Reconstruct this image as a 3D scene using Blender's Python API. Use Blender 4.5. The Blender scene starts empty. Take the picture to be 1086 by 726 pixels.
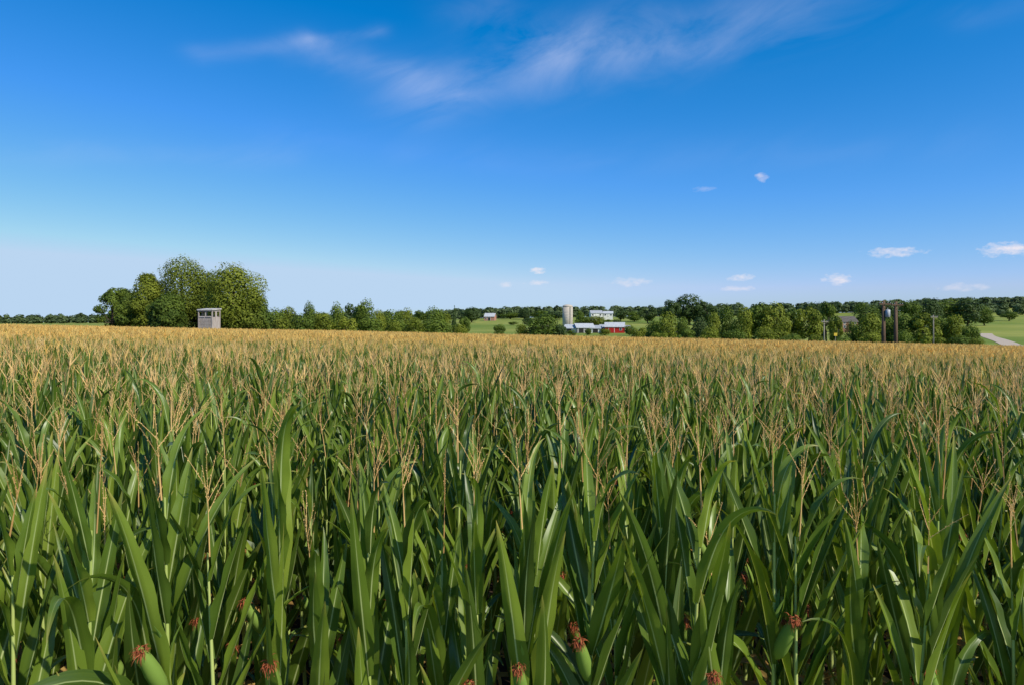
import bpy, math, random
import numpy as np
from mathutils import Vector
random.seed(4); rs=np.random.RandomState(7)
sc=bpy.context.scene; C=sc.collection; R=math.radians
CAMZ=2.82; F=724.0; CX=543.0; HY=338.0
# ------------------------------------------------------------ terrain
TT=[-.8,-.3,0,.2,.4,.75]
DD=[120,200,350,500,650,900,2500,6000]
ZZ=[[-.86,-1.75,-2.5,-3,-3.5,-4.3],
    [-1.6,-3,-4.5,-5.5,-6,-6.5],
    [-3,-4.5,-4.6,-4.2,-6,-6],
    [-4,-3,-1.5,-.6,-3,-1.5],
    [-5,-2,2.6,4,1,5],
    [-8,-1,4,6,9,18],
    [-14,-8,-2,2,8,14],
    [-30,-30,-30,-30,-30,-30]]
ZZ=np.array(ZZ)
def height(x,y):
    x=np.asarray(x,float); y=np.asarray(y,float)
    plane=-.0203*x-.0207*y
    yy=np.maximum(y,1.0); t=np.clip(x/yy,-.8,.75); D=np.clip(y,120,5999)
    ti=np.clip(np.searchsorted(TT,t,side='right')-1,0,4); di=np.clip(np.searchsorted(DD,D,side='right')-1,0,6)
    T=np.array(TT); Da=np.array(DD,float)
    ft=(t-T[ti])/(T[ti+1]-T[ti]); fd=(D-Da[di])/(Da[di+1]-Da[di])
    ft=ft*ft*(3-2*ft)*.5+ft*.5; fd=fd*fd*(3-2*fd)*.4+fd*.6
    z=(ZZ[di,ti]*(1-ft)+ZZ[di,ti+1]*ft)*(1-fd)+(ZZ[di+1,ti]*(1-ft)+ZZ[di+1,ti+1]*ft)*fd
    b=np.clip((y-110)/20,0,1)
    plane=np.clip(plane,-5,2.5)
    return plane*(1-b)+z*b
def hz(x,y): return float(height(x,y))
def wx(px,D): return (px-CX)/F*D
def wz(py,D): return CAMZ-(py-HY)/F*D
# ------------------------------------------------------------ helpers
def tag(o,label=None,cat=None,group=None,kind=None):
    if label: o['label']=label
    if cat: o['category']=cat
    if group: o['group']=group
    if kind: o['kind']=kind
    return o
def empty(name,loc,rz=0):
    o=bpy.data.objects.new(name,None); C.objects.link(o); o.location=loc; o.rotation_euler=(0,0,rz); o.empty_display_size=.2
    return o
class Q:
    def __init__(s): s.V=[];s.F=[];s.U=[];s.R=[];s.M=[];s.n=0
    def add(s,V,Fc,uv=None,rnd=0.5,mat=0):
        V=np.asarray(V,float).reshape(-1,3); n=len(V)
        s.V.append(V); s.F.append(np.asarray(Fc,int).reshape(-1,4)+s.n)
        s.U.append(np.zeros((n,2)) if uv is None else np.asarray(uv,float).reshape(-1,2))
        s.R.append(np.full(n,rnd) if np.isscalar(rnd) else np.asarray(rnd,float))
        s.M.append(np.full(len(s.F[-1]),mat) if np.isscalar(mat) else np.asarray(mat)); s.n+=n
    def arr(s): return [np.concatenate(a) for a in (s.V,s.F,s.U,s.R,s.M)]
    def mesh(s,name,mats,smooth=True): return mk(name,*s.arr(),mats,smooth)
    def build(s,name,mats,parent=None,smooth=True):
        o=bpy.data.objects.new(name,s.mesh(name,mats,smooth)); C.objects.link(o); o.parent=parent; return o
def mk(name,V,Fc,U,Rn,M,mats,smooth=True):
    me=bpy.data.meshes.new(name); nv=len(V); nf=len(Fc)
    me.vertices.add(nv); me.vertices.foreach_set('co',V.astype(np.float32).ravel())
    me.loops.add(nf*4); me.loops.foreach_set('vertex_index',Fc.astype(np.int32).ravel())
    me.polygons.add(nf); me.polygons.foreach_set('loop_start',(np.arange(nf)*4).astype(np.int32))
    me.polygons.foreach_set('loop_total',np.full(nf,4,np.int32))
    me.polygons.foreach_set('material_index',M.astype(np.int32))
    me.polygons.foreach_set('use_smooth',np.full(nf,smooth))
    uv=me.uv_layers.new(name='UVMap'); uv.data.foreach_set('uv',U[Fc.ravel()].astype(np.float32).ravel())
    a=me.attributes.new('rnd','FLOAT','POINT'); a.data.foreach_set('value',Rn.astype(np.float32))
    me.update(calc_edges=True)
    for m in mats: me.materials.append(m)
    return me
def gridF(nu,nv):   # nu verts across, nv verts along
    f=[]
    for j in range(nv-1):
        for i in range(nu-1):
            a=j*nu+i; f.append((a,a+1,a+nu+1,a+nu))
    return np.array(f)
def tube(P,Rd,n=6):
    P=np.asarray(P,float); m=len(P); V=[]
    for i in range(m):
        t=P[min(i+1,m-1)]-P[max(i-1,0)]; t=t/(np.linalg.norm(t)+1e-9)
        a=np.array([1,0,0]) if abs(t[0])<.8 else np.array([0,1,0])
        b=np.cross(t,a); b/=np.linalg.norm(b); c=np.cross(t,b)
        for k in range(n):
            an=2*math.pi*k/n; V.append(P[i]+Rd[i]*(b*math.cos(an)+c*math.sin(an)))
    f=[]
    for i in range(m-1):
        for k in range(n):
            f.append((i*n+k,i*n+(k+1)%n,(i+1)*n+(k+1)%n,(i+1)*n+k))
    return np.array(V),np.array(f)
class PM:
    def __init__(s): s.v=[];s.f=[]
    def box(s,c,d):
        n=len(s.v); x,y,z=[a/2 for a in d]
        for sx,sy,sz in ((-1,-1,-1),(1,-1,-1),(1,1,-1),(-1,1,-1),(-1,-1,1),(1,-1,1),(1,1,1),(-1,1,1)):
            s.v.append((c[0]+sx*x,c[1]+sy*y,c[2]+sz*z))
        s.f+= [tuple(n+i for i in q) for q in ((0,3,2,1),(4,5,6,7),(0,1,5,4),(1,2,6,5),(2,3,7,6),(3,0,4,7))]; return s
    def tube(s,P,Rd,k=8):
        V,f=tube(P,Rd,k); n=len(s.v); s.v+=[tuple(a) for a in V]; s.f+=[tuple(int(i)+n for i in q) for q in f]
        s.f.append(tuple(n+i for i in range(k))[::-1]); m=len(P)-1; s.f.append(tuple(n+m*k+i for i in range(k))); return s
    def poly(s,vs,fs):
        n=len(s.v); s.v+=list(vs); s.f+=[tuple(i+n for i in q) for q in fs]; return s
    def build(s,name,mat,parent=None,smooth=False):
        me=bpy.data.meshes.new(name); me.from_pydata(s.v,[],s.f); me.materials.append(mat)
        if smooth: me.polygons.foreach_set('use_smooth',[True]*len(s.f))
        me.update(); o=bpy.data.objects.new(name,me); C.objects.link(o); o.parent=parent; return o
# ------------------------------------------------------------ materials
def newmat(name):
    m=bpy.data.materials.new(name); m.use_nodes=True; nt=m.node_tree; nt.nodes.clear(); return m,nt
def nd(nt,t,**k):
    n=nt.nodes.new(t)
    for a,b in k.items():
        if a.startswith('_'): setattr(n,a[1:],b)
        else: n.inputs[a].default_value=b
    return n
def mth(nt,op,a,b=None,c=None,clamp=False):
    n=nt.nodes.new('ShaderNodeMath'); n.operation=op; n.use_clamp=clamp
    for i,v in enumerate((a,b,c)):
        if v is None: continue
        if isinstance(v,(int,float)): n.inputs[i].default_value=v
        else: nt.links.new(v,n.inputs[i])
    return n.outputs[0]
def mixc(nt,f,a,b,mode='MIX'):
    n=nt.nodes.new('ShaderNodeMix'); n.data_type='RGBA'; n.blend_type=mode
    for s,v in ((0,f),(6,a),(7,b)):
        if isinstance(v,(int,float)): n.inputs[s].default_value=v
        elif isinstance(v,tuple): n.inputs[s].default_value=v+(1,) if len(v)==3 else v
        else: nt.links.new(v,n.inputs[s])
    return n.outputs[2]
def noise(nt,vec,scale,detail=4,rough=.55,dist=0):
    n=nt.nodes.new('ShaderNodeTexNoise'); n.inputs['Scale'].default_value=scale; n.inputs['Detail'].default_value=detail
    n.inputs['Roughness'].default_value=rough; n.inputs['Distortion'].default_value=dist
    if vec is not None: nt.links.new(vec,n.inputs['Vector'])
    return n.outputs[0]
def foliage(name,cols,transl=.3,tcol=None,rough=.5,spec=.3,midrib=False,tip=None):
    m,nt=newmat(name)
    at=nd(nt,'ShaderNodeAttribute',_attribute_name='rnd').outputs['Fac']
    oi=nt.nodes.new('ShaderNodeObjectInfo').outputs['Random']
    f=mth(nt,'ADD',mth(nt,'MULTIPLY',at,.75),mth(nt,'MULTIPLY',oi,.25))
    cr=nt.nodes.new('ShaderNodeValToRGB'); e=cr.color_ramp.elements
    while len(e)<len(cols): e.new(.5)
    for i,c in enumerate(cols): e[i].position=i/(len(cols)-1); e[i].color=c+(1,)
    nt.links.new(f,cr.inputs[0]); col=cr.outputs[0]
    if midrib:
        uv=nt.nodes.new('ShaderNodeUVMap').outputs[0]
        sp=nt.nodes.new('ShaderNodeSeparateXYZ'); nt.links.new(uv,sp.inputs[0])
        cmb=nt.nodes.new('ShaderNodeCombineXYZ'); nt.links.new(mth(nt,'MULTIPLY',sp.outputs[0],22.),cmb.inputs[0]); nt.links.new(mth(nt,'MULTIPLY',sp.outputs[1],2.),cmb.inputs[1]); nt.links.new(mth(nt,'MULTIPLY',f,30.),cmb.inputs[2])
        vn=noise(nt,cmb.outputs[0],1.,2)
        col=mixc(nt,mth(nt,'MULTIPLY',vn,.55),col,mixc(nt,.5,col,(.21,.28,.05)))
        d=mth(nt,'ABSOLUTE',mth(nt,'SUBTRACT',sp.outputs[0],.5))
        mr=mth(nt,'MULTIPLY',mth(nt,'SUBTRACT',1.,mth(nt,'DIVIDE',d,.06),clamp=True),mth(nt,'SUBTRACT',1.,sp.outputs[1],clamp=True),clamp=True)
        mr=mth(nt,'MULTIPLY',mr,1.7,clamp=True)
        col=mixc(nt,mr,col,(.52,.58,.26))
        tp=mth(nt,'MULTIPLY',mth(nt,'SUBTRACT',sp.outputs[1],.86,clamp=True),mth(nt,'MULTIPLY',at,6.),clamp=True)
        col=mixc(nt,tp,col,(.45,.34,.10))
    p=nd(nt,'ShaderNodeBsdfPrincipled'); p.inputs['Roughness'].default_value=rough; p.inputs['Specular IOR Level'].default_value=spec
    nt.links.new(col,p.inputs['Base Color'])
    out=nd(nt,'ShaderNodeOutputMaterial')
    if transl>0:
        tr=nt.nodes.new('ShaderNodeBsdfTranslucent')
        nt.links.new(mixc(nt,1.,col,tcol or (1.6,1.9,.7),'MULTIPLY'),tr.inputs[0])
        mx=nt.nodes.new('ShaderNodeMixShader'); mx.inputs[0].default_value=transl
        nt.links.new(p.outputs[0],mx.inputs[1]); nt.links.new(tr.outputs[0],mx.inputs[2]); nt.links.new(mx.outputs[0],out.inputs[0])
    else: nt.links.new(p.outputs[0],out.inputs[0])
    return m
def solid(name,c1,c2=None,scale=3.,rough=.8,detail=6,spec=.3,stretch=None,bump=.0,metal=0):
    m,nt=newmat(name); tc=nt.nodes.new('ShaderNodeTexCoord').outputs['Object']
    if stretch:
        mp=nd(nt,'ShaderNodeMapping'); mp.inputs['Scale'].default_value=stretch; nt.links.new(tc,mp.inputs[0]); tc=mp.outputs[0]
    nz=noise(nt,tc,scale,detail)
    f=mth(nt,'MULTIPLY',mth(nt,'SUBTRACT',nz,.3,clamp=True),2.5,clamp=True)
    p=nd(nt,'ShaderNodeBsdfPrincipled'); p.inputs['Roughness'].default_value=rough; p.inputs['Specular IOR Level'].default_value=spec; p.inputs['Metallic'].default_value=metal
    nt.links.new(mixc(nt,f,c1,c2 or tuple(a*.7 for a in c1)),p.inputs['Base Color'])
    if bump:
        bp=nd(nt,'ShaderNodeBump',Strength=bump,Distance=.05); nt.links.new(nz,bp.inputs['Height']); nt.links.new(bp.outputs[0],p.inputs['Normal'])
    nt.links.new(p.outputs[0],nd(nt,'ShaderNodeOutputMaterial').inputs[0]); return m
LEAF=foliage('corn_leaf',[(.020,.048,.006),(.055,.105,.010),(.120,.185,.018),(.25,.32,.040)],.25,(1.65,1.6,.5),.38,.45,True)
DRY=foliage('dry_leaf',[(.24,.13,.04),(.48,.32,.10),(.38,.18,.05)],.25,(1.2,1.,.7),.8,.1)
STALK=foliage('corn_stalk',[(.32,.40,.10),(.46,.50,.17)],0,None,.5,.4)
TASSEL=foliage('corn_tassel',[(.54,.31,.12),(.74,.46,.18),(.84,.57,.25),(.64,.37,.14)],.25,(1.2,1.05,.8),.8,.1)
TASSELF=foliage('corn_tassel_far',[(.64,.36,.09),(.82,.51,.14),(.88,.60,.20),(.70,.42,.12)],.3,(1.15,1.0,.8),.8,.1)
HUSK=foliage('husk',[(.16,.27,.04),(.24,.34,.07)],.1,None,.6,.3)
SILK=foliage('silk',[(.14,.035,.018),(.36,.10,.04),(.26,.06,.025)],.1,(1.2,1,.8),.7,.2)
CORN=[LEAF,DRY,STALK,TASSEL]
SOIL=solid('soil',(.07,.045,.028),(.035,.022,.014),4,.95,8,.1,None,.6)
BARK=solid('bark',(.12,.09,.06),(.05,.04,.03),2,.9,8,.1,(3,3,.6),.5)
TREEA=foliage('tree_leaf_warm',[(.050,.072,.008),(.115,.145,.016),(.20,.23,.025),(.28,.30,.04)],.25,(1.5,1.5,.6),.65,.15)
TREEB=foliage('tree_leaf_mid',[(.032,.056,.010),(.072,.112,.016),(.135,.185,.025),(.20,.25,.04)],.25,(1.5,1.5,.6),.65,.15)
TREEC=foliage('tree_leaf_dark',[(.026,.046,.012),(.048,.080,.018),(.080,.118,.025)],.15,(1.5,1.6,.7),.6,.2)
TREEF=foliage('tree_leaf_haze',[(.060,.090,.040),(.090,.125,.052),(.13,.165,.065)],.15,(1.5,1.6,.8),.7,.1)  # far woodland greens greyed and blued: distance haze put into the colour
# ground
def ground_mat():
    m,nt=newmat('grass_ground'); tc=nt.nodes.new('ShaderNodeNewGeometry').outputs['Position']
    a=noise(nt,tc,.012,5,.6); b=noise(nt,tc,1.5,6,.7)
    f=mth(nt,'MULTIPLY',mth(nt,'SUBTRACT',a,.35,clamp=True),3.3,clamp=True)
    col=mixc(nt,f,(.15,.21,.035),(.33,.33,.08)); col=mixc(nt,mth(nt,'MULTIPLY',b,.5),col,(.10,.14,.03))
    p=nd(nt,'ShaderNodeBsdfPrincipled',Roughness=.95); p.inputs['Specular IOR Level'].default_value=.05; nt.links.new(col,p.inputs['Base Color'])
    bp=nd(nt,'ShaderNodeBump',Strength=.5,Distance=.1); nt.links.new(b,bp.inputs['Height']); nt.links.new(bp.outputs[0],p.inputs['Normal'])
    nt.links.new(p.outputs[0],nd(nt,'ShaderNodeOutputMaterial').inputs[0]); return m
GR=ground_mat()
ys=np.concatenate([np.linspace(-60,120,50),np.linspace(126,1000,110),np.linspace(1050,6000,40)])
us=np.linspace(-1,1,101); V=[]
for y in ys:
    w=max(90,1.7*y); xs=us*w; zs=height(xs,np.full_like(xs,y)); V.append(np.stack([xs,np.full_like(xs,y),zs-.02],1))
g=Q(); g.add(np.concatenate(V),gridF(101,len(ys))); o=g.build('ground',[GR]); tag(o,kind='structure')
def yedge(x): return 125-.35*x
xs=np.linspace(-110,110,60); V=[]
for s in np.linspace(0,1,50):
    y0=2.2+.12*xs; y0=np.maximum(y0,-2); y=y0+(yedge(xs)-y0)*s
    V.append(np.stack([xs,y,height(xs,y)+.03],1))
g=Q(); g.add(np.concatenate(V),gridF(60,50)); o=g.build('field_soil',[SOIL]); tag(o,kind='structure')
def ribbon(name,pts,w,mat,lift=.06):
    V=[]; P=[]
    for a,b in zip(pts[:-1],pts[1:]):
        for k in range(12): P.append((a[0]+(b[0]-a[0])*k/12,a[1]+(b[1]-a[1])*k/12))
    P=np.array(P+[pts[-1]]); 
    for _ in range(6): P[1:-1]=(P[:-2]+P[1:-1]*2+P[2:])/4
    T=np.gradient(P,axis=0); T/=np.linalg.norm(T,axis=1)[:,None]; N=np.stack([-T[:,1],T[:,0]],1)
    for i in range(len(P)):
        for s in (-1,0,1):
            q=P[i]+N[i]*s*w/2; V.append((q[0],q[1],hz(q[0],q[1])+lift))
    g=Q(); g.add(np.array(V),gridF(3,len(P))); o=g.build(name,[mat]); tag(o,kind='structure'); return o
ROAD=solid('road_gravel',(.50,.41,.32),(.40,.32,.24),1.5,.95,6,.1)
ribbon('road',[(121,150),(153,205),(198,275),(234,335),(262,378)],6.2,ROAD,.1)
DRIVE=solid('drive_gravel',(.38,.32,.25),(.28,.24,.18),1.5,.95,6,.1)
ribbon('farm_track',[(20,470),(30,420),(50,385),(75,365),(110,350)],4,DRIVE)
# ------------------------------------------------------------ corn
def leaf(q,z0,phi,L,W,th0,bend,pw,twist,nx,ny,rip,rng,drift=0,mat=0,r0=.01,rnd=None):
    s=np.linspace(0,1,ny+1); th=th0+bend*s**pw; a=phi+drift*s
    d=np.stack([np.cos(a),np.sin(a),0*a],1); Z=np.array([0,0,1.])
    T=np.sin(th)[:,None]*d+np.cos(th)[:,None]*Z
    pos=np.zeros((ny+1,3)); pos[1:]=np.cumsum((T[1:]+T[:-1])/2*L/ny,axis=0); pos+=np.array([math.cos(phi)*r0,math.sin(phi)*r0,z0])
    B=np.stack([-np.sin(a),np.cos(a),0*a],1); N=-np.cos(th)[:,None]*d+np.sin(th)[:,None]*Z
    t=(twist*s)[:,None]; B2=B*np.cos(t)+N*np.sin(t); N2=N*np.cos(t)-B*np.sin(t)
    w=W/2*np.minimum(1,.5+2.2*s)*np.maximum(0,1-s**1.9)**.85; w[-1]=.0008
    u=np.linspace(-1,1,nx+1); ph=rng.uniform(0,6,2); fr=rng.uniform(14,24)
    V=[];U=[]
    for k,uu in enumerate(u):
        fold=.50 if nx>1 else 0
        r=rip*abs(uu)**1.5*np.sin(fr*s+ph[0 if uu<0 else 1])*np.minimum(1,4*s)*(1-s)
        V.append(pos+B2*(w*uu*math.cos(fold))[:,None]+N2*(w*abs(uu)*math.sin(fold)+r)[:,None])
        U.append(np.stack([np.full(ny+1,(uu+1)/2),s],1))
    V=np.stack(V,1).reshape(-1,3); U=np.stack(U,1).reshape(-1,2)
    q.add(V,gridF(nx+1,ny+1),U,rng.uniform(0,1) if rnd is None else rnd,mat)
def plant_leaves(rng,lod):
    phi=rng.uniform(0,6.28); n=15; out=[]
    zr=1.54 if lod==0 else 1.46
    for i in range(n):
        f=i/(n-1); z=.40+zr*f+rng.uniform(-.02,.02); ph=phi+math.pi*(i%2)+rng.uniform(-.5,.5)
        if f<.34 and rng.rand()<.8:
            out.append(dict(z0=z,phi=ph,L=rng.uniform(.4,.62),W=.058,th0=rng.uniform(.5,1.1),bend=rng.uniform(1.2,1.9),pw=.8,twist=rng.uniform(-1,1),mat=1)); continue
        L=(.50+.26*math.sin(math.pi*min(1,f*1.05)))*rng.uniform(.82,1.1)
        if f>.8: L*=.85
        W=(.060+.030*math.sin(math.pi*f))*rng.uniform(.78,1.18)
        up=rng.rand()<.80
        th0=(.46-.24*f)*rng.uniform(.5,1.35)
        bend=(rng.uniform(.0,.40) if up else rng.uniform(1.0,2.6))*(1.25-.6*f)
        out.append(dict(z0=z,phi=ph,L=L,W=W,th0=th0,bend=bend,pw=rng.uniform(1.5,4.),twist=rng.uniform(-1.6,1.6),drift=rng.uniform(-.6,.6),mat=0))
    return out
def ribb(q,p0,d,L,w,bend,n,rng,mat,rnd,taper=.3):
    d=d/np.linalg.norm(d); side=np.cross(d,rng.normal(size=3)); side/=np.linalg.norm(side)
    V=[]; p=np.array(p0,float)
    for i in range(n+1):
        ww=w*(1-(1-taper)*i/n); V+= [p-side*ww/2,p+side*ww/2]
        d=d+np.array([0,0,bend/n]); d=d/np.linalg.norm(d); p=p+d*L/n
    q.add(V,gridF(2,n+1),None,rnd,mat)
def tassel(q,rng,lod,mat=3,zb=2.0):
    rn=rng.uniform(0,1); H=rng.uniform(.34,.46)
    nb={0:rng.randint(3,7),1:7,2:6}[lod]
    if lod==2: H+=.04
    specs=[(np.array([rng.normal()*.01,rng.normal()*.01,zb+.02]),np.array([rng.normal()*.08,rng.normal()*.08,1]),H,.0,)]
    for i in range(nb):
        a=rng.uniform(0,6.28); t=rng.uniform(.15,.75); f_=.40+.26*i/nb; 
        p=specs[0][0]+specs[0][1]*H*f_
        specs.append((p,np.array([math.sin(t)*math.cos(a),math.sin(t)*math.sin(a),math.cos(t)]),rng.uniform(.11,.19),rng.uniform(-.3,.2)))
    for j,(p,d,L,b) in enumerate(specs):
        if lod==0:
            n=7; P=[p.copy()]; dd=d/np.linalg.norm(d)
            for k in range(n): dd=dd+np.array([0,0,b/n]); dd/=np.linalg.norm(dd); P.append(P[-1]+dd*L/n)
            r=[.0014*(1-.6*k/n)+(.0016 if j==0 and k<3 else 0) for k in range(n+1)]; V,f=tube(P,r,4); q.add(V,f,None,rn,mat)
            P=np.array(P); m=int(L/.010)
            for k in range(m):
                s=(k+.5)/m
                if j==0 and s<.42: continue
                x=s*n; i0=min(int(x),n-1); c=P[i0]+(P[i0+1]-P[i0])*(x-i0); t=P[i0+1]-P[i0]; t/=np.linalg.norm(t)
                o=rng.normal(size=3); o-=t*o.dot(t); o/=np.linalg.norm(o); e=t*.95+o*.3; e/=np.linalg.norm(e); sd=np.cross(e,rng.normal(size=3)); sd/=np.linalg.norm(sd)
                l=.009; c=c+o*.0014
                q.add([c,c+e*l*.5+sd*.0015,c+e*l,c+e*l*.5-sd*.0015],[(0,1,2,3)],None,np.clip(rn+rng.uniform(-.3,.3),0,1),mat)
        elif lod==1: ribb(q,p,d,L,.0082,b,3,rng,mat,rn)
        else: ribb(q,p+(np.array([0,0,.14]) if j==0 else 0),d,L*(1.1 if j else .7),.026,b,1,rng,mat,rn,.6)
def stalk(q,rng,lod,mat=2):
    zs=np.linspace(0,2.03,15 if lod==0 else 4); r=.0155-.0118*(zs/2.03)**1.3
    P=np.stack([0*zs,0*zs,zs],1)
    V,f=tube(P,r,7 if lod==0 else 3); q.add(V,f,None,rng.rand(),mat)
# near prototypes
NV=14; protos=[]; earaz=[]
for k in range(NV):
    rng=np.random.RandomState(100+k); parts=[]
    q=Q(); stalk(q,rng,0,0); parts.append(('stalk',q.mesh('stalk',[STALK]),None))
    for sp in plant_leaves(rng,0):
        q=Q(); m=sp.pop('mat'); leaf(q,nx=4,ny=16,rip=.011,rng=rng,mat=0,**sp); parts.append(('leaf',q.mesh('leaf',[DRY if m else LEAF],True),'dried brown lower leaf' if m else None))
    q=Q(); tassel(q,rng,0,0); parts.append(('tassel',q.mesh('tassel',[TASSEL],False),None))
    earaz.append(None)
    if k%4!=1:
        z=rng.uniform(1.20,1.42); a=rng.uniform(0,6.28); earaz[-1]=a; d=np.array([math.cos(a)*.55,math.sin(a)*.55,1]); d/=np.linalg.norm(d)
        s=np.array([0,.02,.06,.11,.16,.2,.225]); P=np.array([0,0,z])+d*s[:,None]+np.array([math.cos(a),math.sin(a),0])*.015
        q=Q(); V,f=tube(P,[.008,.02,.027,.028,.023,.014,.006],9); q.add(V,f,None,.5,0)
        for i in range(3): leaf(q,z+.12,a+i*2.1,.13,.03,.25,.3,1,0,2,4,0,rng,rnd=.6)
        qs=Q()
        for i in range(130):
            dd=d*.6+rng.normal(size=3)*.7; ribb(qs,P[-2]+d*.01+rng.normal(size=3)*.007,dd,rng.uniform(.018,.04),.0045,-2.,4,rng,0,rng.rand())
        parts.append(('ear',q.mesh('ear',[HUSK]),qs.mesh('silk',[SILK])))
    protos.append(parts)
# placements
rows=[]; r=0
pr=np.random.RandomState(11)
allp=[]
while True:
    yb=2.6+.68*r
    if yb>190: break
    far=yb>34; step=.145 if yb<9 else (.16 if not far else .31)
    hw=.86*yb+5
    xs=np.arange(-hw,hw,step); xs=xs+pr.uniform(-.06,.06,len(xs))*(1 if not far else 2)
    y=yb+.11*xs+pr.normal(0,.075 if not far else .15,len(xs))
    ok=(y<yedge(xs))&(y>2.05)&(np.abs(xs)<.8*y+4)&(pr.rand(len(xs))>.05)
    xs=xs[ok]; y=y[ok]
    allp.append(np.stack([xs,y,height(xs,y),np.full(len(xs),r)],1)); r+=1
allp=np.concatenate(allp)
D=allp[:,1]; inview=(np.abs(allp[:,0])<.76*D+.25)
idx=np.where(inview)[0]; idx=idx[np.argsort(np.hypot(allp[idx,0],allp[idx,1]))][:300]
isnear=np.zeros(len(allp),bool); isnear[idx]=True
ORD=['first','second','third','fourth','fifth','sixth','seventh','eighth','ninth','tenth','eleventh','twelfth','thirteenth','fourteenth','fifteenth','sixteenth','seventeenth','eighteenth','nineteenth','twentieth']
def ordn(i):
    if i<20: return ORD[i]
    n=i+1; tens={2:'twenty',3:'thirty',4:'forty',5:'fifty'}[n//10]
    return (tens+'-'+ORD[n%10-1]) if n%10 else {30:'thirtieth',40:'fortieth',50:'fiftieth'}[n]
near=sorted(idx,key=lambda i:(allp[i,3],allp[i,0])); cnt=0
for i in near:
    x,y,z,rw=allp[i]; rw=int(rw)
    px=CX+F*x/y
    kv=pr.randint(NV); rz=pr.uniform(0,6.28)
    if rw<2 and earaz[kv] is not None: rz=-math.pi/2-earaz[kv]+pr.uniform(-.8,.8)
    t=empty('corn_plant',(x,y,z),rz); s=pr.uniform(.95,1.06); t.scale=(s,s,s*pr.uniform(.94,1.07))
    t.rotation_euler[0]=pr.normal(0,.035); t.rotation_euler[1]=pr.normal(0,.035)
    if rw==0 and 0<px<1086:
        tag(t,'tall green corn plant at the very front, %s from the left in the nearest row'%ordn(cnt),'corn plant','corn plants in the front rows'); cnt+=1
    elif rw==0: tag(t,'green corn plant of the nearest row at the edge of the frame','corn plant','corn plants at the ends of the nearest row')
    else: tag(t,'tall green corn plant with a tan tassel in the %s row from the front'%ordn(rw),'corn plant','corn plants in the %s row'%ordn(rw))
    for nm,me,ex in protos[kv]:
        c=bpy.data.objects.new(nm,me); C.objects.link(c); c.parent=t
        if isinstance(ex,str): c['label']=ex
        elif ex is not None:
            e=bpy.data.objects.new('silk',ex); C.objects.link(e); e.parent=c
# merged rest
def lodvar(lod,k):
    rng=np.random.RandomState(500+lod*50+k); q=Q()
    L=plant_leaves(rng,lod)
    if lod==1:
        stalk(q,rng,1)
        for sp in L: leaf(q,nx=2,ny=6,rip=0,rng=rng,**sp)
    else:
        for sp in L[-6:]:
            leaf(q,nx=1,ny=3,rip=0,rng=rng,**sp)
    tassel(q,rng,lod,3); return q.arr()
acc=[[],[],[],[],[]]; off=0
dist=np.hypot(allp[:,0],allp[:,1])
for lod,sel in ((1,(~isnear)&(dist<32)),(2,(~isnear)&(dist>=32))):
    P=allp[sel]; kk=pr.randint(0,12,len(P))
    for k in range(12):
        V,Fc,U,Rn,M=lodvar(lod,k); Pk=P[kk==k]; n=len(Pk)
        if not n: continue
        a=pr.uniform(0,6.28,n); s=pr.uniform(.93,1.06,n); ca,sa=np.cos(a)*s,np.sin(a)*s
        X=V[None,:,0]*ca[:,None]-V[None,:,1]*sa[:,None]+Pk[:,0,None]; Y=V[None,:,0]*sa[:,None]+V[None,:,1]*ca[:,None]+Pk[:,1,None]
        Zz=V[None,:,2]*(s*pr.uniform(.94,1.06,n))[:,None]+Pk[:,2,None]
        acc[0].append(np.stack([X,Y,Zz],2).reshape(-1,3))
        acc[1].append((Fc[None]+(np.arange(n)*len(V))[:,None,None]).reshape(-1,4)+off); off+=n*len(V)
        acc[2].append(np.tile(U,(n,1))); acc[3].append(np.clip(np.tile(Rn,n)*.7+np.repeat(pr.uniform(0,.3,n),len(V)),0,1)); 
        MM=np.tile(M,(n,1)); dn=np.hypot(Pk[:,0],Pk[:,1]); far=(dn+pr.uniform(-12,12,n)>17)[:,None]
        MM=np.where((MM==3)&far,4,MM).ravel(); acc[4].append(MM)
me=mk('corn_field',*[np.concatenate(a) for a in acc],CORN+[TASSELF])
o=bpy.data.objects.new('corn_field',me); C.objects.link(o)
tag(o,'wide field of green corn topped with golden tassels reaching to the distant treeline','corn field',kind='stuff')
print('corn faces',len(me.polygons),'plants',len(allp))
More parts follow.
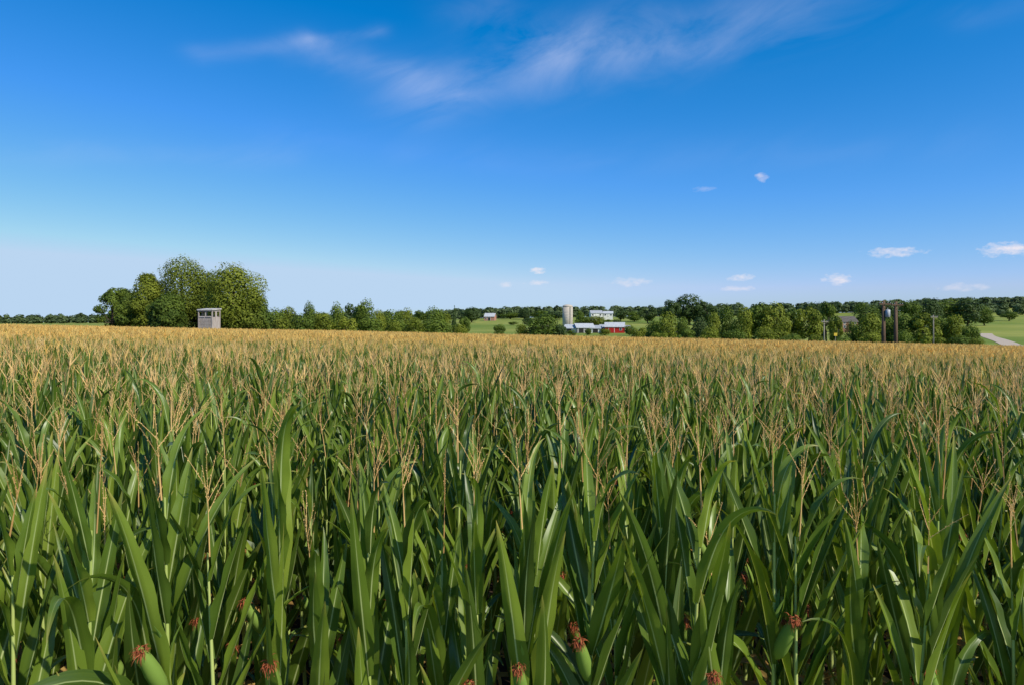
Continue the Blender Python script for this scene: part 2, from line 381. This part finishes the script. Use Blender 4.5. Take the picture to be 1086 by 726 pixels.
# ------------------------------------------------------------ trees
def crown_q(seed,n,card,W,H,base,nl=9,conifer=False,core=True,loose=0):
    rng=np.random.RandomState(seed); q=Q()
    cz=(base+H)/2; hh=(H-base)/2; lob=[]
    for i in range(nl):
        if conifer:
            f=(i+.5)/nl; z=base+(H-base)*f; rr=W/2*(1-f)**.8*.62+.02*W; a=rng.uniform(0,6.28); of=W/2*(1-f)*.3
            lob.append((np.array([of*math.cos(a),of*math.sin(a),z]),rr,rr*.8,rng.rand())); continue
        v=rng.normal(size=3); v/=np.linalg.norm(v); v*=rng.uniform(.5,1)**.35
        rr=W*rng.uniform(.13,.23)*(1-.35*loose); rz=min(rr*rng.uniform(.7,1.0)*(H/W)**.4,hh*.5)
        lob.append((np.array([v[0]*(W/2-rr),v[1]*(W/2-rr),cz+v[2]*(hh-rz)]),rr,rz,rng.rand()))
    if not conifer and not loose:
        lob.append((np.array([0,0,cz]),W*.36,hh*.74,.3)); lob.append((np.array([W*.06,0,H-hh*.58]),W*.29,hh*.54,.7)); lob.append((np.array([-W*.04,0,base+hh*.5]),W*.36,hh*.45,.1))  # shading put into the tint: top lobe lighter, core and low lobe darker
    vol=np.array([l[1]**2 for l in lob]); pk=rng.choice(len(lob),n,p=vol/vol.sum())
    C0=np.array([l[0] for l in lob])[pk]; RR=np.array([[l[1],l[1],l[2]] for l in lob])[pk]; tint=np.array([l[3] for l in lob])[pk]
    d=rng.normal(size=(n,3)); d/=np.linalg.norm(d,axis=1)[:,None]
    rad=1.03-.30*rng.rand(n)**1.8; rad[rng.rand(n)<.06]*=1.08
    ph=rng.uniform(0,6,3); wob=np.sin(d[:,0]*7+ph[0])*np.sin(d[:,1]*7+ph[1])*np.sin(d[:,2]*6+pk*1.7)
    rad=rad*(1+.17*wob)
    P=C0+d*RR*rad[:,None]; P[:,2]=np.maximum(P[:,2],base*.6)
    nn=d+np.array([0,0,.25])+rng.normal(size=(n,3))*.22; nn/=np.linalg.norm(nn,axis=1)[:,None]
    a=np.cross(nn,rng.normal(size=(n,3))); a/=np.linalg.norm(a,axis=1)[:,None]; b=np.cross(nn,a)
    s=(card*rng.uniform(.5,1.25,n))[:,None]
    V=np.stack([P-a*s*.6,P+b*s*.45-nn*s*.10,P+a*s*.6,P-b*s*.45+nn*s*.08],1).reshape(-1,3)
    rn=np.clip(tint*.6+rng.rand(n)*.14+.30*wob+.13,0,1)  # wob also lightens bulges and darkens hollows, shading put into leaf colour
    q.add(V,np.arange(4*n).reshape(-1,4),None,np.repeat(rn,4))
    return q,lob
def trunk_q(seed,W,H,base,r,lob):
    rng=np.random.RandomState(seed); q=Q(); top=base+(H-base)*.6
    zz=np.linspace(-.3,top,8); P=np.stack([.03*W*np.sin(zz/H*5),.03*W*np.cos(zz/H*4)-.03*W,zz],1)
    V,f=tube(P,r*(1-.75*np.linspace(0,1,8)**1.2)+np.array([r*.4]+[0]*7),8); q.add(V,f)
    for l in lob[:9]:
        p0=P[3+rng.randint(3)]; p1=l[0]; mid=(p0+p1)/2+np.array([0,0,-.05*H])
        V,f=tube([p0,mid,p1],[r*.4,r*.25,r*.08],5); q.add(V,f)
    return q
variants={}
def tree_meshes(seed,n,card,W,H,base,r,mat,**k):
    q,lob=crown_q(seed,n,card,W,H,base,**k); return q.mesh('crown',[mat],False),trunk_q(seed,W,H,base,r,lob).mesh('trunk',[BARK])
def far_var(kind,i):
    key=(kind,i)
    if key not in variants:
        mat={'w':TREEA,'m':TREEB,'d':TREEC,'c':TREEC,'f':TREEF}[kind]
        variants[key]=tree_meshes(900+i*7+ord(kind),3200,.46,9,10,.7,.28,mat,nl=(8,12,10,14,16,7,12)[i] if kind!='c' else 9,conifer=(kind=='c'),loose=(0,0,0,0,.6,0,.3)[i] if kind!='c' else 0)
    return variants[key]
trng=random.Random(5)
def tree(px,top,wpx,Dp,kind,label,group=None,big=None,name='tree',loose=0):
    x=wx(px,Dp); z=hz(x,Dp)-.1
    if not big: top+=trng.uniform(-3,4); wpx*=trng.uniform(.65,1.25)
    H=wz(top,Dp)-z; W=wpx/F*Dp
    t=empty(name,(x,Dp,z),trng.uniform(0,6.28))
    tag(t,label,'tree',group)
    if big:
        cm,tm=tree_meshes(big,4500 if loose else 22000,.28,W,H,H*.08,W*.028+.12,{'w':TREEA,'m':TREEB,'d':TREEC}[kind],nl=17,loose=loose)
    else:
        cm,tm=far_var(kind,trng.randrange(7)); t.scale=(W/9*1.1,W/9*1.1,H/10)
    for nm,me in (('trunk',tm),('crown',cm)):
        c=bpy.data.objects.new(nm,me); C.objects.link(c); c.parent=t
    return t
GA='big trees in the clump at the left field edge'
tree(250,278,78,118,'w','broad bright green tree on the right of the big clump, above the wooden lookout hut',GA,31)
tree(196,271,76,126,'w','tallest domed tree in the middle of the big clump left of the hut',GA,32)
tree(156,289,44,122,'w','medium rounded tree just left of the tallest tree in the left clump',GA,33)
tree(134,306,40,128,'m','lower tree behind the sparse outer tree of the big clump',GA,34)
tree(121,303,42,120,'m','sparse open tree at the far left end of the big clump',GA,38,loose=.8)
tree(178,310,50,116,'m','low dark tree in front of the tallest clump tree, left of the hut',GA,35)
tree(268,312,44,121,'m','low tree at the right foot of the big clump',GA,36)
tree(221,298,40,128,'d','shaded tree filling the gap between the two tallest clump trees',GA,37)  # dark leaf kind puts the shade of the gap into the crown colour
GB='hedgerow trees between the big clump and the meadow'
HB=[(290,322,28,150,'m'),(306,325,22,165,'w'),(327,317,24,150,'m'),(341,328,18,170,'w'),(358,317,28,160,'m'),(375,321,24,165,'d'),(388,317,20,160,'m'),(401,328,24,170,'w'),(416,329,24,175,'m'),(431,326,22,180,'w'),(446,329,22,185,'m'),(460,327,24,185,'m'),(472,329,20,190,'w'),(482,323,9,230,'c'),(492,331,20,200,'m')]
for i,a in enumerate(HB): tree(*a,'%s%s tree from the left in the hedgerow between big clump and meadow'%('narrow dark conifer, ' if a[4]=='c' else '',ordn(i)),GB)
LB=[(300,333,30,140),(320,332,30,142),(342,334,30,144),(367,333,30,146),(394,334,32,148),(417,336,30,150),(440,337,30,155),(465,338,30,160),(488,341,24,165)]
for i,a in enumerate(LB): tree(*a,'wmw'[i%3],'%s low bush from the left at the foot of the left hedgerow'%ordn(i),'low bushes along the left hedgerow',name='bush')
tree(575,332,40,210,'m','rounded bushy tree standing alone before the meadow, left of the farm','trees before the meadow')
tree(553,341,24,212,'w','low bush at the left side of the rounded lone meadow tree','trees before the meadow',name='bush')
tree(594,346,16,208,'d','small dark bush between the lone meadow tree and the long barn','trees before the meadow',name='bush')
tree(530,343,16,260,'m','small bush at the bottom of the pale meadow','trees before the meadow',name='bush')
GD='trees around the distant farm'
HD=[(500,328,22,560,'d'),(541,327,24,640,'m'),(556,326,22,620,'d'),(572,326,24,640,'m'),(586,327,22,600,'d'),(615,327,12,520,'m'),(658,326,22,560,'d'),(673,326,20,540,'m'),(687,323,22,500,'d'),(545,338,14,480,'m'),(560,337,14,470,'d')]
for i,a in enumerate(HD): tree(*a,'%s tree from the left in the scattered trees behind the farm'%ordn(i) if i<9 else ('left' if i==9 else 'right')+'hand one of two small trees on the meadow left of the silo',GD)
GH='trees among the farm buildings'
for a,l in (((618,334,18,430,'m'),'small tree between the silo and the white farmhouse'),((632,336,18,430,'w'),'rounded tree in front of the white farmhouse'),((645,337,14,420,'m'),'small tree right of the rounded farmhouse tree'),((654,336,14,420,'d'),'dark tree behind the red barn roof'),((607,347,11,300,'m'),'bush at the left end of the pale barns'),((624,349,9,300,'m'),'bush in front of the grey barn'),((641,349,13,300,'w'),'bush before the gap between pale barns and red barn'),((668,344,16,300,'m'),'bush at the right end of the red barn')): tree(*a,l,GH)
tree(712,315,30,470,'d','dark domed tree on the left of the dark grove right of the farm','trees of the dark grove')
tree(731,311,36,480,'d','tallest dark domed tree in the grove right of the farm','trees of the dark grove')
tree(750,317,28,470,'d','dark tree at the right end of the grove right of the farm','trees of the dark grove')
GE='trees in the right hand treeline'
HE=[(680,343,24,215,'w'),(693,334,26,205,'m'),(708,331,28,200,'w'),(724,333,26,205,'m'),(741,330,26,200,'d'),(757,331,24,205,'w'),(771,322,28,210,'m'),(788,324,30,200,'w'),(806,320,30,205,'m'),(823,322,28,200,'w'),(840,325,28,205,'m'),(857,320,30,200,'w'),(877,320,28,215,'m'),(886,334,22,190,'w'),(903,338,24,185,'m'),(921,332,26,180,'w'),(938,332,28,190,'m'),(946,317,20,230,'d'),(960,327,28,185,'m'),(978,330,30,180,'w'),(995,333,28,185,'m'),(1012,332,28,180,'w'),(1030,339,26,175,'m')]
for i,a in enumerate(HE): tree(*a,'%s tree from the left in the treeline between farm and road'%ordn(i),GE)
LE=[(700,348,24,180,'w'),(728,350,24,178,'m'),(752,347,22,176,'w'),(780,348,26,174,'m'),(812,346,26,172,'w'),(838,350,24,170,'m'),(866,352,24,168,'w'),(892,354,22,166,'m'),(925,352,26,164,'w'),(958,352,26,162,'m'),(988,350,26,160,'w'),(1018,352,26,158,'m'),(1036,356,16,156,'w')]
for i,a in enumerate(LE): tree(*a,'%s low bush from the left along the foot of the right hand treeline'%ordn(i),'low bushes along the right hand treeline',name='bush')
HG=[(868,320,26,420,'d'),(918,319,28,440,'m'),(936,317,28,450,'d'),(966,317,29,440,'m'),(986,315,31,460,'d'),(1006,317,31,470,'m'),(1026,316,29,460,'d'),(1044,319,23,480,'m')]
for i,a in enumerate(HG): tree(*a,'%s tree from the left in the back row behind the utility poles'%ordn(i),'trees in the back row on the right')
tree(1070,326,16,560,'m','small round tree on the far green field at the right edge')
# far woods
def woods(name,specs,label):
    q=Q(); rng=np.random.RandomState(3); base=[crown_q(70+i,150,2.3,10,11,.5,nl=5)[0].arr() for i in range(5)]
    for (p0,p1,D0,D1,h0,h1,n) in specs:
        for i in range(n):
            px=rng.uniform(p0,p1); Dp=rng.uniform(D0,D1); x=wx(px,Dp); z=hz(x,Dp); h=rng.uniform(h0,h1)/11; w=h*rng.uniform(1.0,1.6)
            V,Fc,U,Rn,M=base[rng.randint(5)]; a=rng.uniform(0,6.28); W=V.copy()
            W[:,0]=(V[:,0]*math.cos(a)-V[:,1]*math.sin(a))*w+x; W[:,1]=(V[:,0]*math.sin(a)+V[:,1]*math.cos(a))*w+Dp; W[:,2]=V[:,2]*h+z
            q.add(W,Fc,U,np.clip(Rn*.7+rng.uniform(0,.3),0,1))
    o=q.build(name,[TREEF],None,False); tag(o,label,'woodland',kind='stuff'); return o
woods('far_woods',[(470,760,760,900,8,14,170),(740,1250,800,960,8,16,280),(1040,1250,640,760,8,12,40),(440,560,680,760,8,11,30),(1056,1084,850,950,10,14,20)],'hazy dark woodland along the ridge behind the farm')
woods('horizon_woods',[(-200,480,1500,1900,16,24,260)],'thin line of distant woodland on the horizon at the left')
# ------------------------------------------------------------ buildings
RED=solid('red_paint',(.48,.025,.02),(.34,.018,.015),2,.7,5,.2,(8,8,.6))
WHITE=solid('white_paint',(.75,.74,.70),(.6,.59,.55),1,.7); GREY=solid('grey_metal',(.42,.43,.45),(.30,.31,.33),.6,.5,5,.4,(6,1,1)); TIMB=solid('grey_timber',(.30,.29,.28),(.2,.19,.18),1,.9,5,.1,(6,1,1))
ROOFW=solid('pale_roof',(.56,.57,.58),(.36,.36,.37),.6,.5,5,.4,(6,1,1)); BROWN=solid('brown_brick',(.30,.15,.10),(.2,.1,.07),2,.85); ROOFD=solid('dark_shingle',(.13,.11,.10),(.08,.07,.06),2,.9); PINK=solid('pink_brick',(.45,.22,.16),(.36,.17,.12),2,.9)
CONC=solid('silo_concrete',(.54,.47,.39),(.38,.33,.28),.8,.9,6,.1,(1,1,4)); DARKO=solid('opening_shade',(.025,.022,.02),(.012,.012,.012),3,.6); GLASS=solid('window_glass',(.05,.06,.07),(.03,.03,.04),1,.15,2,.6)  # DARKO is near-black colour standing for the shade inside open doorways
WOOD=solid('weathered_wood',(.54,.47,.42),(.28,.22,.18),1.5,.9,8,.1,(8,8,.8),.3); WOODD=solid('pole_wood',(.17,.11,.07),(.10,.065,.045),2,.9,8,.1,(8,8,.8),.3); WOODG=solid('grey_pole_wood',(.30,.26,.22),(.2,.17,.14),2,.9,8,.1,(8,8,.8),.3); TIN=solid('tin_roof',(.68,.64,.60),(.42,.37,.34),1.5,.5,5,.4); YEL=solid('yellow_paint',(.70,.48,.05),None,3,.5)
def gable(name,px,Dp,w,d,h,rh,wall,roof,label,rz=0,cat='barn',openings=(),dz=0,group=None,trim=None):
    x=wx(px,Dp); t=empty(name,(x,Dp,hz(x,Dp)-.1+dz),R(rz)); tag(t,label,cat,group)
    X,Y=w/2,d/2
    PM().poly([(-X,-Y,-1-dz),(X,-Y,-1-dz),(X,Y,-1-dz),(-X,Y,-1-dz),(-X,-Y,h),(X,-Y,h),(X,Y,h),(-X,Y,h),(-X,0,h+rh),(X,0,h+rh)],
      [(0,1,5,4),(2,3,7,6),(1,2,6,9,5),(3,0,4,8,7),(0,3,2,1),(4,5,9,8),(6,7,8,9)]).build('wall',wall,t)
    ov=.4; sl=rh/Y; e=h-ov*sl+.03; tp=h+rh+.03; th=.18
    vs=[]
    for xx in (-X-ov,X+ov): vs+=[(xx,-Y-ov,e),(xx,0,tp),(xx,Y+ov,e),(xx,Y+ov,e+th),(xx,0,tp+th),(xx,-Y-ov,e+th)]
    PM().poly(vs,[(0,1,2,3,4,5)[::-1],(6,7,8,9,10,11),(0,6,7,1)[::-1],(1,7,8,2)[::-1],(2,8,9,3)[::-1],(3,9,10,4)[::-1],(4,10,11,5)[::-1],(5,11,6,0)[::-1]]).build('roof',roof,t)
    for (k,cx,cz,ow,oh) in openings:
        if k=='window':
            f=PM().box((cx,-Y-.05,cz),(ow+.3,.1,oh+.3)).build('window',trim or WHITE,t); PM().box((cx,-Y-.12,cz),(ow,.04,oh)).build('pane',GLASS,f)
        else:
            f=PM().box((cx,-Y-.05,cz),(ow+.4,.1,oh+.2)).build('door',trim or WHITE,t); PM().box((cx,-Y-.12,cz-.1),(ow,.04,oh)).build('door_infill',DARKO if k=='open' else wall,f)  # open doorways get a dark panel painted as the shaded interior
    return t
gable('barn',607,352,7,9,2.4,1.8,WHITE,ROOFW,'pale barn with light metal roof, leftmost in the row left of the red barn',-14,openings=[('open',-1,1.2,2.6,2)])
gable('barn',619,350,9,10,2.7,2.0,TIMB,ROOFW,'grey barn with light metal roof, middle one left of the red barn',6,openings=[('open',-2.3,1.4,2.6,2.2),('open',2,1.4,2.6,2.2)])
gable('shed',631,349,6,8,2.3,1.4,WHITE,GREY,'small pale shed directly left of the red barn',-4,'shed',openings=[('open',0,1.2,2.6,2)])
gable('barn',652,345,9.5,8,3.1,2.1,RED,ROOFW,'bright red barn with pale roof right of the pale barns',-10,openings=[('door',-1.5,1.6,2.6,2.6),('window',3,2,1,1)])
gable('shed',641,352,4.5,6,2.6,1.4,RED,GREY,'small red shed wedged between the pale shed and the red barn',0,'shed',openings=[('open',0,1.2,1.8,2)])
gable('shed',663,350,4.5,5,2.4,1.2,RED,GREY,'small red outbuilding at the right end of the farm',12,'shed',openings=[('open',0,1.2,1.8,1.8)])
gable('farmhouse',632,580,10,8,3.0,2.2,WHITE,GREY,'low white farmhouse with grey roof on the rise behind the barns',5,'house',openings=[('window',-3.5,1.6,1.2,1.3),('door',-.5,1.2,1.1,2.2),('window',3,1.6,1.2,1.3)],dz=3.0)
gable('farmhouse',645,590,8,7,2.7,1.8,WHITE,ROOFW,'small white house right of the low white farmhouse on the rise',-8,'house',openings=[('window',-2.4,1.5,1.1,1.2),('door',0,1.1,1,2),('window',2.4,1.5,1.1,1.2)],dz=2.7)
gable('barn',520,600,9,8,3.6,2.8,PINK,ROOFW,'small pinkish brick building alone on the hill above the pale meadow',-12,'house',openings=[('open',0,1.5,2,2.6),('window',-3,2,1.2,1.2)])
gable('house',897,400,10,8,4.6,3.0,BROWN,ROOFD,'brown brick house half hidden among trees left of the utility poles',8,'house',openings=[('window',-3.4,1.8,1.2,1.6),('window',-3.4,3.9,1.2,1.0),('window',0,3.9,1.2,1.0),('window',3.4,3.9,1.2,1.0),('door',0,1.3,1.2,2.4),('window',3.4,1.8,1.2,1.6)],dz=1.5)
# silo
def silo(px,Dp,top,r,label):
    x=wx(px,Dp); z=hz(x,Dp); H=wz(top,Dp)-z; t=empty('silo',(x,Dp,z)); tag(t,label,'silo')
    PM().tube([(0,0,-.5),(0,0,H-r*.45)],[r,r],28).build('silo_body',CONC,t,True)
    an=np.linspace(0,math.pi/2,7); PM().tube([(0,0,H-r*.45+math.sin(a)*r*.45) for a in an],[max(.02,r*1.03*math.cos(a)) for a in an],28).build('dome',CONC,t,True)
    for k in range(7):
        zz=(H-r)*(k+1)/8; PM().tube([(0,0,zz-.04),(0,0,zz+.04)],[r+.03,r+.03],28).build('hoop',GREY,t)
    PM().box((r*.5,-r*.87-.2,H/2-.6),(.7,.5,H-1.4)).build('chute',CONC,t)
silo(602,372,323,2.8,'tall tan concrete silo with a domed cap left of the white farmhouse')
# lookout hut
Dp=106; x=wx(222,Dp); z=hz(x,Dp); t=empty('lookout_hut',(x,Dp,z),R(-12)); tag(t,'weathered boxy wooden lookout hut with window openings and pale tin roof under the big trees','hut'); t.scale=(.78,.78,1)
top=wz(327,Dp)-z; ht=top-.35; oh=.85; oz=ht-.18-oh/2; lo_=oz-oh/2
for sx in (-1,1):
    for sy in (-1,1): PM().box((sx*1.5,sy*1.2,ht/2),(.18,.18,ht)).build('corner_post',WOOD,t)
w=PM()
for sy,yy in ((-1,-1.2),(1,1.2)):
    k=0; zz=.5
    while zz<lo_-.02:
        w.box((0,yy+(k%2)*.02,zz+.1),(2.8,.06,.19)); zz+=.22; k+=1
    w.box((0,yy,ht-.09),(2.8,.07,.18)); w.box((0,yy,oz),(.2,.07,oh))
for xx in (-1.5,1.5):
    w.box((xx,0,(lo_+.5)/2),(.07,2.2,lo_-.5)); w.box((xx,0,ht-.09),(.07,2.2,.18)); w.box((xx,0,oz),(.07,.5,oh))
w.build('wall',WOOD,t)
PM().box((0,0,lo_-.9),(2.78,2.2,.1)).build('floor_deck',WOOD,t)
for xx in (-.75,.75): PM().box((xx,-1.27,lo_+.03),(1.2,.12,.08)).build('window_sill',TIN,t)
PM().poly([(-1.72,-1.45,top-.36),(1.72,-1.45,top-.36),(1.72,1.45,top-.2),(-1.72,1.45,top-.2),(-1.72,-1.45,top-.2),(1.72,-1.45,top-.2),(1.72,1.45,top),(-1.72,1.45,top)],[(0,3,2,1),(4,5,6,7),(0,1,5,4),(1,2,6,5),(2,3,7,6),(3,0,4,7)]).build('roof',TIN,t)
# utility poles
def pole(px,Dp,top,r,label,trans=False,rz=0,mat=None):
    mat=mat or WOODD
    x=wx(px,Dp); z=hz(x,Dp); H=wz(top,Dp)-z; t=empty('utility_pole',(x,Dp,z),R(rz)); tag(t,label,'utility pole','utility poles on the right')
    PM().tube([(0,0,-.5),(0,0,H)],[r*1.25,r*.85],10).build('shaft',mat,t,True)
    PM().box((0,-r-.06,H-.5),(1.9,.11,.15)).build('crossarm',mat,t)
    for sx in (-.85,-.45,.45,.85): PM().tube([(sx,-r-.06,H-.43),(sx,-r-.06,H-.33),(sx,-r-.06,H-.24)],[.03,.06,.035],8).build('insulator',GREY,t,True)
    for sx in (-1,1): PM().tube([(sx*.6,-r-.1,H-.55),(0,-r-.02,H-1.15)],[.02,.02],5).build('brace',mat,t)
    if trans:
        c=PM().tube([(.32,-r-.2,H-2.4),(.32,-r-.2,H-2.35),(.32,-r-.2,H-1.35),(.32,-r-.2,H-1.28)],[.25,.32,.32,.2],14).build('transformer',GREY,t,True)
        PM().tube([(.32,-r-.2,H-1.3),(.32,-r-.2,H-1.05)],[.05,.03],8).build('bushing',GREY,c,True)
    return Vector((x,Dp,z+H-.3))
a=pole(937,98,319,.26,'thick dark utility pole with transformer, left one of the close pair',True,10)
b=pole(950,101,320,.26,'dark utility pole at the right of the close pair',False,10)
c=pole(874,150,339,.14,'thin pale utility pole left of the close pair, before the treeline',False,20,WOODG)
d=pole(1190,70,300,.2,'utility pole by the road beyond the right edge',False,0)
pole(990,150,334,.12,'small distant utility pole right of the close pair',False,15,WOODG)
x=wx(886,128); z=hz(x,128); t=empty('marker_sign',(x,128,z)); tag(t,'small yellow marker sign on a post left of the close pole pair','sign')
hh=wz(353,128)-z; PM().box((0,0,hh/2),(.09,.09,hh)).build('post',WOODG,t); PM().box((0,-.07,hh-.3),(.6,.04,.55)).build('sign_plate',YEL,t)
WIRE=solid('wire',(.03,.03,.03),None,1,.6)
def wire(p,q,sag,label):
    P=[]; 
    for i in range(15):
        s=i/14; v=p.lerp(q,s); P.append((v.x,v.y,v.z-sag*4*s*(1-s)))
    o=PM().tube(P,[.013]*15,4).build('overhead_wire',WIRE); tag(o,label,'wire','overhead wires')
for k,nm in ((-.85,'left'),(.85,'right')):
    wire(a+Vector((k,-.3,0)),c+Vector((k,-.2,0)),.6,'%s overhead wire from the close pole pair to the thin pale pole'%nm)
    wire(b+Vector((k,-.3,0)),d+Vector((k,-.2,0)),.8,'%s overhead wire from the close pole pair towards the right edge'%nm)
# ------------------------------------------------------------ light, sky
SD=Vector((.60,-.50,.72)).normalized()
el=math.asin(SD.z); az=math.atan2(SD.x,SD.y)
L=bpy.data.lights.new('sun','SUN'); L.energy=5.0; L.angle=R(.5); L.color=(1,.95,.81)
lo=bpy.data.objects.new('sun',L); C.objects.link(lo); lo.rotation_euler=SD.to_track_quat('Z','Y').to_euler()
w=bpy.data.worlds.new('World'); sc.world=w; w.use_nodes=True; nt=w.node_tree; nt.nodes.clear()
sky=nt.nodes.new('ShaderNodeTexSky'); sky.sky_type='NISHITA'; sky.sun_disc=False; sky.sun_elevation=el; sky.sun_rotation=az; sky.air_density=1.; sky.dust_density=.3; sky.ozone_density=2.5
tc=nt.nodes.new('ShaderNodeTexCoord').outputs['Generated']; sp=nt.nodes.new('ShaderNodeSeparateXYZ'); nt.links.new(tc,sp.inputs[0])
AZ=mth(nt,'ARCTAN2',sp.outputs[0],sp.outputs[1]); EL=mth(nt,'ARCSINE',sp.outputs[2])
def ae(px,py): return math.atan((px-CX)/F),math.atan((HY-py)/math.hypot(F,px-CX))
cmb=nt.nodes.new('ShaderNodeCombineXYZ'); nt.links.new(AZ,cmb.inputs[0]); nt.links.new(mth(nt,'MULTIPLY',mth(nt,'SUBTRACT',EL,mth(nt,'MULTIPLY',AZ,.25)),2.6),cmb.inputs[1])
n1=noise(nt,cmb.outputs[0],5.5,6,.58,.6); n2=noise(nt,cmb.outputs[0],2.4,4,.58,.4)
ELw=mth(nt,'ADD',EL,mth(nt,'MULTIPLY',mth(nt,'SUBTRACT',n2,.5),.065))
tot=None
for (x0,y0,x1,y1,wd,st) in [(450,100,640,56,24,.19),(620,54,850,14,28,.18),(330,50,475,96,13,.12),(215,56,330,42,7,.11),(320,42,400,34,5,.10),(520,15,590,60,20,.10),(690,60,860,48,8,.07),(0,160,300,168,10,.06),(300,150,1000,150,16,.035),(1030,22,1080,8,9,.07)]:
    a0,e0=ae(x0,y0); a1,e1=ae(x1,y1); dx,dy=a1-a0,e1-e0; L2=dx*dx+dy*dy
    px_=mth(nt,'SUBTRACT',AZ,a0); py_=mth(nt,'SUBTRACT',ELw,e0)
    tt=mth(nt,'DIVIDE',mth(nt,'ADD',mth(nt,'MULTIPLY',px_,dx),mth(nt,'MULTIPLY',py_,dy)),L2,clamp=True)
    qx=mth(nt,'SUBTRACT',px_,mth(nt,'MULTIPLY',tt,dx)); qy=mth(nt,'SUBTRACT',py_,mth(nt,'MULTIPLY',tt,dy))
    W2=(wd/F)**2
    dd=mth(nt,'ADD',mth(nt,'MULTIPLY',mth(nt,'MULTIPLY',qx,qx),1/W2*.22),mth(nt,'MULTIPLY',mth(nt,'MULTIPLY',qy,qy),1/W2))
    gg=mth(nt,'MULTIPLY',mth(nt,'EXPONENT',mth(nt,'MULTIPLY',dd,-.9)),st)
    tot=gg if tot is None else mth(nt,'ADD',tot,gg)
nn=mth(nt,'MULTIPLY',mth(nt,'SUBTRACT',n1,.31,clamp=True),3.3)
cir=mth(nt,'MULTIPLY',tot,nn,clamp=True)
c2=nt.nodes.new('ShaderNodeCombineXYZ'); nt.links.new(AZ,c2.inputs[0]); nt.links.new(mth(nt,'MULTIPLY',EL,2.),c2.inputs[1])
n3=noise(nt,c2.outputs[0],70,4,.6); puf=None
for (x0,y0,wd,ht,st) in [(808,188,7,5,.55),(746,201,12,3,.2),(570,287,11,4,.9),(568,300,14,3,.5),(535,302,9,4,.4),(948,268,26,5,.75),(1068,265,22,7,.85),(888,297,16,6,.8),(787,295,14,4,.65),(782,306,18,3,.5),(668,299,22,5,.5),(1020,305,22,4,.4)]:
    a0,e0=ae(x0,y0); ax=mth(nt,'MULTIPLY',mth(nt,'SUBTRACT',AZ,a0),F/wd); ay=mth(nt,'MULTIPLY',mth(nt,'SUBTRACT',EL,e0),F/ht)
    r2=mth(nt,'ADD',mth(nt,'MULTIPLY',ax,ax),mth(nt,'MULTIPLY',ay,ay))
    v=mth(nt,'ADD',mth(nt,'SUBTRACT',.95,r2),mth(nt,'MULTIPLY',mth(nt,'SUBTRACT',n3,.5),4.0))
    v=mth(nt,'MULTIPLY',mth(nt,'MULTIPLY',v,.65,clamp=True),st)
    v=mth(nt,'MULTIPLY',v,mth(nt,'SUBTRACT',2.2,r2,clamp=True))
    puf=v if puf is None else mth(nt,'MAXIMUM',puf,v)
# atmosphere grade on the Nishita colour
ss=nt.nodes.new('ShaderNodeSeparateColor'); nt.links.new(sky.outputs[0],ss.inputs[0]); cc=nt.nodes.new('ShaderNodeCombineColor')
ST=.1; ch=[]
for i,(s0,a_,b_) in enumerate(((.124,.70,.95),(.016,1.0,0),(.0,1.6,0))):
    v=mth(nt,'MAXIMUM',mth(nt,'SUBTRACT',mth(nt,'MULTIPLY',ss.outputs[i],ST),s0),.002)
    v=mth(nt,'MULTIPLY',v,mth(nt,'ADD',mth(nt,'MULTIPLY',v,b_),a_)); ch.append(v)
g_=mth(nt,'MINIMUM',ch[1],.67); b_=mth(nt,'MINIMUM',ch[2],.88); r_=mth(nt,'MINIMUM',ch[0],mth(nt,'MULTIPLY',g_,.74))
for i,v in enumerate((r_,g_,b_)): nt.links.new(mth(nt,'MULTIPLY',v,1/ST),cc.inputs[i])
col=mixc(nt,cir,cc.outputs[0],(6.5,7.2,9.6)); col=mixc(nt,puf,col,(9.2,8.5,8.9))
bg=nt.nodes.new('ShaderNodeBackground'); bg.inputs[1].default_value=ST; nt.links.new(col,bg.inputs[0])
nt.links.new(bg.outputs[0],nt.nodes.new('ShaderNodeOutputWorld').inputs[0])
# camera
cam=bpy.data.cameras.new('camera'); cam.lens=24; cam.sensor_width=36; cam.shift_y=-(363-HY)/1086; cam.clip_start=.05; cam.clip_end=20000
co=bpy.data.objects.new('camera',cam); C.objects.link(co); co.location=(0,0,CAMZ); co.rotation_euler=(R(90),0,0); sc.camera=co
sc.view_settings.view_transform='Standard'; sc.view_settings.look='None'; sc.view_settings.exposure=0
